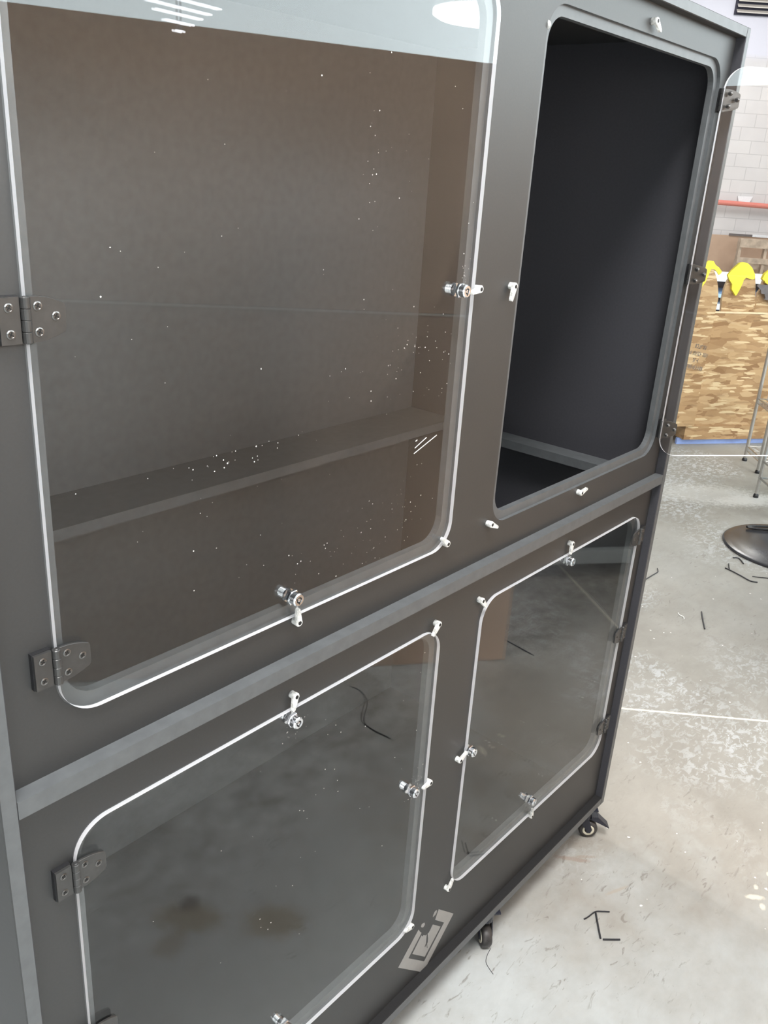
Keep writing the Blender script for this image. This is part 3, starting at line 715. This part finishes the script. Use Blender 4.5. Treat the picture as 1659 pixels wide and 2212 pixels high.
for _ in range(150):
    k = random.random()
    n = random.uniform(1.6, 5.0); t = random.uniform(-0.2, 1.9) * (n / 3.2)
    p = RP(n, t, 0); r = random.uniform(0.0015, 0.006)
    if p.y > 0.69 and p.x < 1.9: continue
    a0 = random.random() * 6
    vs = [bm.verts.new((p.x + r * math.cos(a0 + 1.2566 * i) * random.uniform(0.4, 1), p.y + r * math.sin(a0 + 1.2566 * i) * random.uniform(0.4, 1), 0.0012)) for i in range(5)]
    bm.faces.new(vs)
tag(mesh_obj('paint_flakes', bm, FLAKE), 'tiny white flakes scattered over the concrete floor', 'debris', kind='stuff')

# round black lid
lid = empty('round_lid', (4.40, 0.955, 0), 'round glossy black lid lying flat on the concrete', 'lid')
bm = bmesh.new(); lathe(bm, (4.40, 0.955, 0), (0, 0, 1), [(0, 0.32), (0.006, 0.322), (0.011, 0.312), (0.010, 0.285), (0.016, 0.255), (0.019, 0.12), (0.020, 0.01)], 64)
mesh_obj('disc', bm, LIDM, lid, smooth=True)
bm = bmesh.new(); hc = Vector((4.56, 1.10, 0.020)); hd = TV; hn = NV
tube(bm, smooth_path([hc + hd * (0.13 * math.cos(a)) + hn * (0.022 * math.sin(a)) + Vector((0, 0, 0.006)) for a in [2 * PI * i / 14 for i in range(15)]], 2), 0.006, 6)
mesh_obj('handle', bm, RUBBER, lid)

# ------------------------------------------------------------------ strand-board crate with tall pointed boards
SD = Vector((0.81, -0.585, 0)); CD = Vector((0.585, 0.81, 0)).normalized(); SD.normalize()
O0 = Vector((5.766, 2.086, 0)) + SD * (3.44 - Vector((5.766, 2.086, 0)).dot(Vector((0.81, -0.585, 0))))
def CR(s, d, z): return O0 + SD * s + CD * d + Vector((0, 0, z))
crate_w = Matrix(((SD.x, CD.x, 0, O0.x), (SD.y, CD.y, 0, O0.y), (0, 0, 1, 0), (0, 0, 0, 1)))
crate = bpy.data.objects.new('strand_board_crate', None); link(crate, None, crate_w)
tag(crate, 'big strand-board crate on casters with tall pointed boards, behind the open door', 'crate')
def cpart(name, bm, mats): return mesh_obj(name, bm, mats, crate)
bm = bmesh.new(); box(bm, (0.0, 0.0, 0.14), (0.98, 0.018, 0.915), 0, CR); cpart('front_panel', bm, OSB)
bm = bmesh.new(); box(bm, (0.0, -0.012, 0.045), (0.98, 0.02, 0.14), 0, CR); cpart('base_rail', bm, OSB)
bm = bmesh.new(); box(bm, (0.0, 0.018, 0.045), (0.018, 0.60, 0.915), 0, CR); cpart('side_panel', bm, OSB)
bm = bmesh.new(); box(bm, (0.962, 0.018, 0.045), (0.98, 0.60, 0.915), 0, CR); cpart('side_panel', bm, OSB)
bm = bmesh.new(); box(bm, (0.018, 0.582, 0.045), (0.962, 0.60, 0.80), 0, CR); cpart('back_panel', bm, OSB)
bm = bmesh.new(); box(bm, (0.018, 0.02, 0.05), (0.962, 0.582, 0.068), 0, CR); cpart('bottom_panel', bm, OSB)
bm = bmesh.new(); box(bm, (-0.003, -0.004, 0.905), (0.983, 0.0, 0.917), 0, CR); cpart('top_lip', bm, OSB_EDGE)
# middle board (behind the front panel), left board (outside the left side), right board
BM = [(0.09, 0.10), (0.116, 0.922), (0.107, 0.989), (0.109, 1.059), (0.12, 1.107), (0.136, 1.135), (0.165, 1.185), (0.20, 1.214), (0.227, 1.217), (0.255, 1.207), (0.285, 1.18), (0.317, 1.146), (0.335, 1.09), (0.356, 1.0), (0.37, 0.922), (0.38, 0.10)]
bm = bmesh.new(); extrude_loops(bm, [BM], lambda s, z: CR(s, 0.022, z), lambda s, z: CR(s, 0.040, z), 0, 1); mb2 = cpart('pointed_board', bm, [OSB, OSB_EDGE])
BL = [(0.05, 0.145), (0.042, 0.50), (0.040, 0.90), (0.043, 1.00), (0.024, 1.074), (0.0, 1.131), (-0.028, 1.175), (-0.055, 1.19), (-0.085, 1.17), (-0.13, 1.10), (-0.17, 0.98), (-0.18, 0.85), (-0.18, 0.145)]
bm = bmesh.new(); extrude_loops(bm, [BL], lambda s, z: CR(s, -0.030, z), lambda s, z: CR(s, -0.012, z), 0, 1); lb = cpart('pointed_board', bm, [OSB, OSB_EDGE])
bm = bmesh.new(); box(bm, (-0.16, -0.012, 0.16), (-0.10, 0.05, 0.90), 0, CR); box(bm, (-0.10, -0.012, 0.16), (0.02, -0.0005, 0.90), 0, CR); cpart('corner_batten', bm, OSB_EDGE)
BR = [(0.385, 0.10), (0.374, 0.931), (0.366, 1.04), (0.378, 1.056), (0.387, 1.115), (0.40, 1.148), (0.43, 1.19), (0.47, 1.21), (0.52, 1.20), (0.57, 1.15), (0.62, 1.05), (0.65, 0.92), (0.65, 0.10)]
bm = bmesh.new(); extrude_loops(bm, [BR], lambda s, z: CR(s, 0.024, z), lambda s, z: CR(s, 0.042, z), 0, 1); rb = cpart('pointed_board', bm, [OSB, OSB_EDGE])
# faded, illegible stencilled print on the left board
bm = bmesh.new(); rs = random.Random(3)
for row, (x0, x1) in enumerate(((-0.045, 0.03), (-0.07, 0.062), (-0.03, 0.01), (-0.062, 0.06))):
    x = x0; y = 0.075 - row * 0.046
    while x < x1:
        wd = rs.uniform(0.008, 0.014)
        for _ in range(3):
            if rs.random() < 0.5: ax, bx, ay, by = x, x + wd, rs.choice((0, 0.011, 0.022)), 0.005
            else: ax = x + rs.choice((0, wd - 0.004)); bx = ax + 0.004; ay = 0; by = 0.027
            bm.faces.new([bm.verts.new((px, y + py, 0)) for px, py in ((ax, ay), (bx, ay), (bx, ay + by), (ax, ay + by))])
        x += wd + 0.004
X_ = SD; Y_ = -CD
tw = Matrix(((X_.x, 0, Y_.x, 0), (X_.y, 0, Y_.y, 0), (0, 1, 0, 0), (0, 0, 0, 1)))
pc = CR(-0.030, -0.0306, 0.60)
bm.transform(Matrix.Translation(pc) @ tw @ Matrix.Rotation(-0.18, 4, 'Z'))
mesh_obj('stencil_print', bm, PRINT, lb)
for s, d in ((0.03, 0.09), (0.94, 0.09), (0.04, 0.54), (0.94, 0.54)):
    bm = bmesh.new(); p = CR(s, d, 0)
    cyl(bm, p + Vector((0, 0, 0.018)) - SD * 0.011, p + Vector((0, 0, 0.018)) + SD * 0.011, 0.018, 14, 0)
    box(bm, (-0.018, -0.018, 0.036), (0.018, 0.018, 0.05), 1, lambda u, v, z: p + SD * u + CD * v + Vector((0, 0, z)))
    cpart('caster', bm, [RUBBER, STEEL])
# yellow cloths
def cloth(loop, f0, f1, label):
    bm = bmesh.new(); extrude_loops(bm, [loop], f0, f1)
    bmesh.ops.subdivide_edges(bm, edges=[e for e in bm.edges], cuts=1)
    o = mesh_obj('yellow_cloth', bm, YELLOW); tag(o, label, 'cloth', 'yellow cloths over the board tips')
CM = [(0.105, 1.147), (0.121, 1.172), (0.148, 1.201), (0.171, 1.223), (0.185, 1.229), (0.203, 1.231), (0.232, 1.225), (0.27, 1.2), (0.292, 1.175), (0.31, 1.152), (0.31, 1.128), (0.295, 1.125), (0.272, 1.129), (0.239, 1.136), (0.224, 1.12), (0.222, 1.101), (0.21, 1.061), (0.194, 1.023), (0.187, 1.02), (0.151, 1.059), (0.147, 1.091), (0.117, 1.124)]
cloth(CM, lambda s, z: CR(s, 0.001 + 0.9 * abs(s - 0.2) ** 2, z), lambda s, z: CR(s, 0.0215, z), 'yellow cloth hanging to a point over the middle board tip')
CRt = [(0.414, 1.194), (0.39, 1.178), (0.373, 1.164), (0.362, 1.132), (0.373, 1.122), (0.38, 1.123), (0.39, 1.109), (0.43, 1.09), (0.50, 1.03), (0.56, 1.10), (0.61, 1.10), (0.60, 1.15), (0.56, 1.20), (0.50, 1.228), (0.45, 1.224)]
cloth(CRt, lambda s, z: CR(s, 0.002, z), lambda s, z: CR(s, 0.0235, z), 'yellow cloth at the right edge of the photo, over the rightmost board tip')
CLt = [(-0.12, 1.20), (-0.086, 1.236), (-0.049, 1.233), (-0.031, 1.211), (-0.001, 1.195), (0.025, 1.171), (0.018, 1.157), (0.007, 1.15), (-0.01, 1.168), (-0.03, 1.183), (-0.056, 1.184), (-0.062, 1.166), (-0.079, 1.102), (-0.10, 1.07), (-0.12, 1.11), (-0.15, 1.12)]
cloth(CLt, lambda s, z: CR(s, -0.038, z), lambda s, z: CR(s, -0.0305, z), 'yellow cloth over the left board tip, beside the open door edge')
DR = [(0.326, 1.085), (0.336, 1.097), (0.411, 1.096), (0.52, 1.05), (0.54, 0.96), (0.437, 0.996), (0.398, 1.004), (0.409, 1.01), (0.396, 1.037), (0.37, 1.039), (0.362, 1.06), (0.334, 1.083)]
bm = bmesh.new(); extrude_loops(bm, [DR], lambda s, z: CR(s, -0.008, z), lambda s, z: CR(s, 0.001, z))
tag(mesh_obj('ragged_sheet', bm, DARKGREY), 'dark grey sheet with a ragged edge in front of the rightmost pointed board', 'sheet')
bm = bmesh.new(); box(bm, (-0.02, 0.03, 0.0), (0.90, 0.05, 0.044), 0, CR)
tag(mesh_obj('foam_strip', bm, PBLUE), 'blue foam strip lying on the floor under the crate', 'strip')

# ------------------------------------------------------------------ wire rack and stool at the right edge
ra = Vector((5.767, 1.659, 0)); rbv = Vector((5.561, 1.505, 0)); rl = Vector((0.6, -0.8, 0)) * 0.9
rack = empty('wire_rack', (ra + rbv + rl) / 2, 'chrome wire shelf rack on black feet, right of the crate', 'rack')
for p in (ra, rbv, ra + rl, rbv + rl):
    bm = bmesh.new(); cyl(bm, p + Vector((0, 0, 0.02)), p + Vector((0, 0, 1.45)), 0.0115, 12); mesh_obj('post', bm, STEEL, rack)
    bm = bmesh.new(); lathe(bm, p, (0, 0, 1), [(0, 0.017), (0.012, 0.017), (0.022, 0.011)], 12); mesh_obj('foot', bm, RUBBER, rack)
for z in (0.10, 0.42, 0.80, 1.2):
    bm = bmesh.new(); e = Vector((0, 0, z))
    for p, q in ((ra, rbv), (ra + rl, rbv + rl), (ra, ra + rl), (rbv, rbv + rl)):
        tube(bm, [p + e, q + e], 0.004); tube(bm, [p + e - Vector((0, 0, 0.03)), q + e - Vector((0, 0, 0.03))], 0.003)
        for k in range(12):
            a = p.lerp(q, k / 12); b = p.lerp(q, (k + 1) / 12); tube(bm, [a + e, b + e - Vector((0, 0, 0.03))], 0.0018, 4)
    for k in range(1, 20): tube(bm, [ra + rl * (k / 20) + e, rbv + rl * (k / 20) + e], 0.002, 4)
    mesh_obj('shelf', bm, STEEL, rack)
bm = bmesh.new(); sq = Vector((0.6, -0.8, 0)); sp_ = (rbv - ra).normalized(); wbp = ra + sp_ * 0.05 + sq * 0.035 + Vector((0, 0, 0.424))
box(bm, (0, 0, 0), (0.2, 0.12, 0.075), 0, lambda u, v, z: wbp + sq * u + sp_ * v + Vector((0, 0, z))); bevel(bm, 0.004)
tag(mesh_obj('white_box', bm, PAPER), 'small white box on the wire rack shelf at the right edge', 'box')
f1 = Vector((5.076, 1.353, 0)); f2 = Vector((5.028, 1.316, 0))
st = empty('step_stool', f1 + sq * 0.2, 'tubular grey metal step stool in front of the wire rack', 'stool')
g = (f2 - f1).normalized()
L0 = [f1, f1 + g * 0.32, f1 + sq * 0.42, f1 + g * 0.32 + sq * 0.42]
for p in L0:
    bm = bmesh.new(); cyl(bm, p + Vector((0, 0, 0.02)), p + Vector((0, 0, 0.46)), 0.010, 12); mesh_obj('leg', bm, STEEL, st)
    bm = bmesh.new(); lathe(bm, p, (0, 0, 1), [(0, 0.016), (0.014, 0.015), (0.024, 0.010)], 12); mesh_obj('foot', bm, RUBBER, st)
bm = bmesh.new()
for z in (0.12, 0.22):
    for p, q in ((L0[0], L0[1]), (L0[2], L0[3]), (L0[0], L0[2]), (L0[1], L0[3])): tube(bm, [p + Vector((0, 0, z)), q + Vector((0, 0, z))], 0.007, 8)
mesh_obj('rung', bm, STEEL, st)
bm = bmesh.new(); box(bm, (-0.01, -0.01, 0.46), (0.43, 0.33, 0.475), 0, lambda u, v, z: f1 + sq * u + g * v + Vector((0, 0, z))); bevel(bm, 0.004); mesh_obj('seat', bm, WHITE_P, st)
bm = bmesh.new(); box(bm, (0.012, 0.03, 0.2275), (0.33, 0.28, 0.235), 0, lambda u, v, z: f1 + sq * u + g * v + Vector((0, 0, z))); bevel(bm, 0.002)
tag(mesh_obj('blue_tray', bm, BLUE), 'thin pale blue tray resting on the step stool rungs', 'tray')

# ------------------------------------------------------------------ far side of the hall
def BX(name, n0, n1, t0, t1, z0, z1, mat, parent=None, bev=0):
    bm = bmesh.new(); box(bm, (n0, t0, z0), (n1, t1, z1), 0, lambda n, t, z: RP(n, t, z))
    if bev: bevel(bm, bev)
    return mesh_obj(name, bm, mat, parent)
bench = empty('white_shelf_unit', RP(8.3, 3.0, 0), 'white shelf unit with dark contents standing behind the crate', 'shelf unit')
for z0, z1, m in ((0.905, 0.945, WHITE_P), (0.766, 0.797, BLUE), (0.66, 0.709, WHITE_P), (0.30, 0.34, WHITE_P)):
    BX('shelf', 8.0, 8.55, 2.2, 3.9, z0, z1, m, bench)
BX('back_panel', 8.55, 8.57, 2.2, 3.9, 0.05, 0.94, DARKSTUFF, bench)
for t in (2.2, 3.86):
    for n in (8.02, 8.50): BX('post', n, n + 0.04, t, t + 0.04, 0.0, 0.9, WHITE_P, bench)
o = BX('cardboard_sheet', 15.86, 15.9, 4.6, 6.9, 0.0, 0.95, CARD); tag(o, 'large flat brown cardboard sheet standing against the block wall', 'cardboard')
pal = empty('wooden_pallet', RP(15.4, 5.85, 0), 'weathered wooden pallet standing on edge before the cardboard sheet', 'pallet')
for z0, z1 in ((0.80, 0.94), (0.55, 0.64), (0.30, 0.40), (0.02, 0.12)): BX('slat', 15.30, 15.32, 5.37, 6.5, z0, z1, PALLETW, pal)
for t in (5.37, 5.80, 6.44): BX('stringer', 15.32, 15.42, t, t + 0.045, 0.0, 0.94, PALLETW, pal)
for z0, z1 in ((0.80, 0.94), (0.45, 0.60), (0.1, 0.25)): BX('slat', 15.42, 15.44, 5.37, 6.5, z0, z1, PALLETW, pal)
bm = bmesh.new(); tube(bm, [RP(15.89, 4.2, 1.485), RP(15.89, 7.2, 1.437)], 0.042, 12)
tag(mesh_obj('red_pipe', bm, RED), 'red pipe running along the block wall', 'pipe')
bm = bmesh.new(); lp = [(5.429, 1.50), (5.40, 1.59), (5.656, 1.598), (5.62, 1.50)]
extrude_loops(bm, [lp], lambda t, z: RP(15.96, t, z), lambda t, z: RP(15.975, t, z)); tag(mesh_obj('paper_sheet', bm, PAPER), 'white paper tucked above the red pipe on the wall', 'paper')
o = BX('white_rail', 15.84, 15.88, 5.74, 6.9, 0.9505, 0.99, WHITE_P); tag(o, 'white strip lying along the top of the cardboard sheet', 'strip')
o = BX('dark_strip', 15.84, 15.88, 5.35, 5.735, 0.9505, 0.985, DARKGREY); tag(o, 'dark strip lying along the top of the cardboard sheet', 'strip')
vent = empty('wall_vent', RP(15.97, 5.4, 4.28), 'louvred vent high on the far wall', 'vent')
BX('back_plate', 15.96, 16.0, 4.78, 6.0, 4.28, 4.95, LOUVD, vent)
bm = bmesh.new()
for i in range(8):
    z = 4.31 + i * 0.078
    lv = [(15.90, z - 0.01), (15.955, z + 0.03), (15.955, z + 0.042), (15.90, z + 0.005)]
    extrude_loops(bm, [lv], lambda n, q: RP(n, 4.80, q), lambda n, q: RP(n, 5.98, q))
mesh_obj('louvre', bm, GALV, vent)
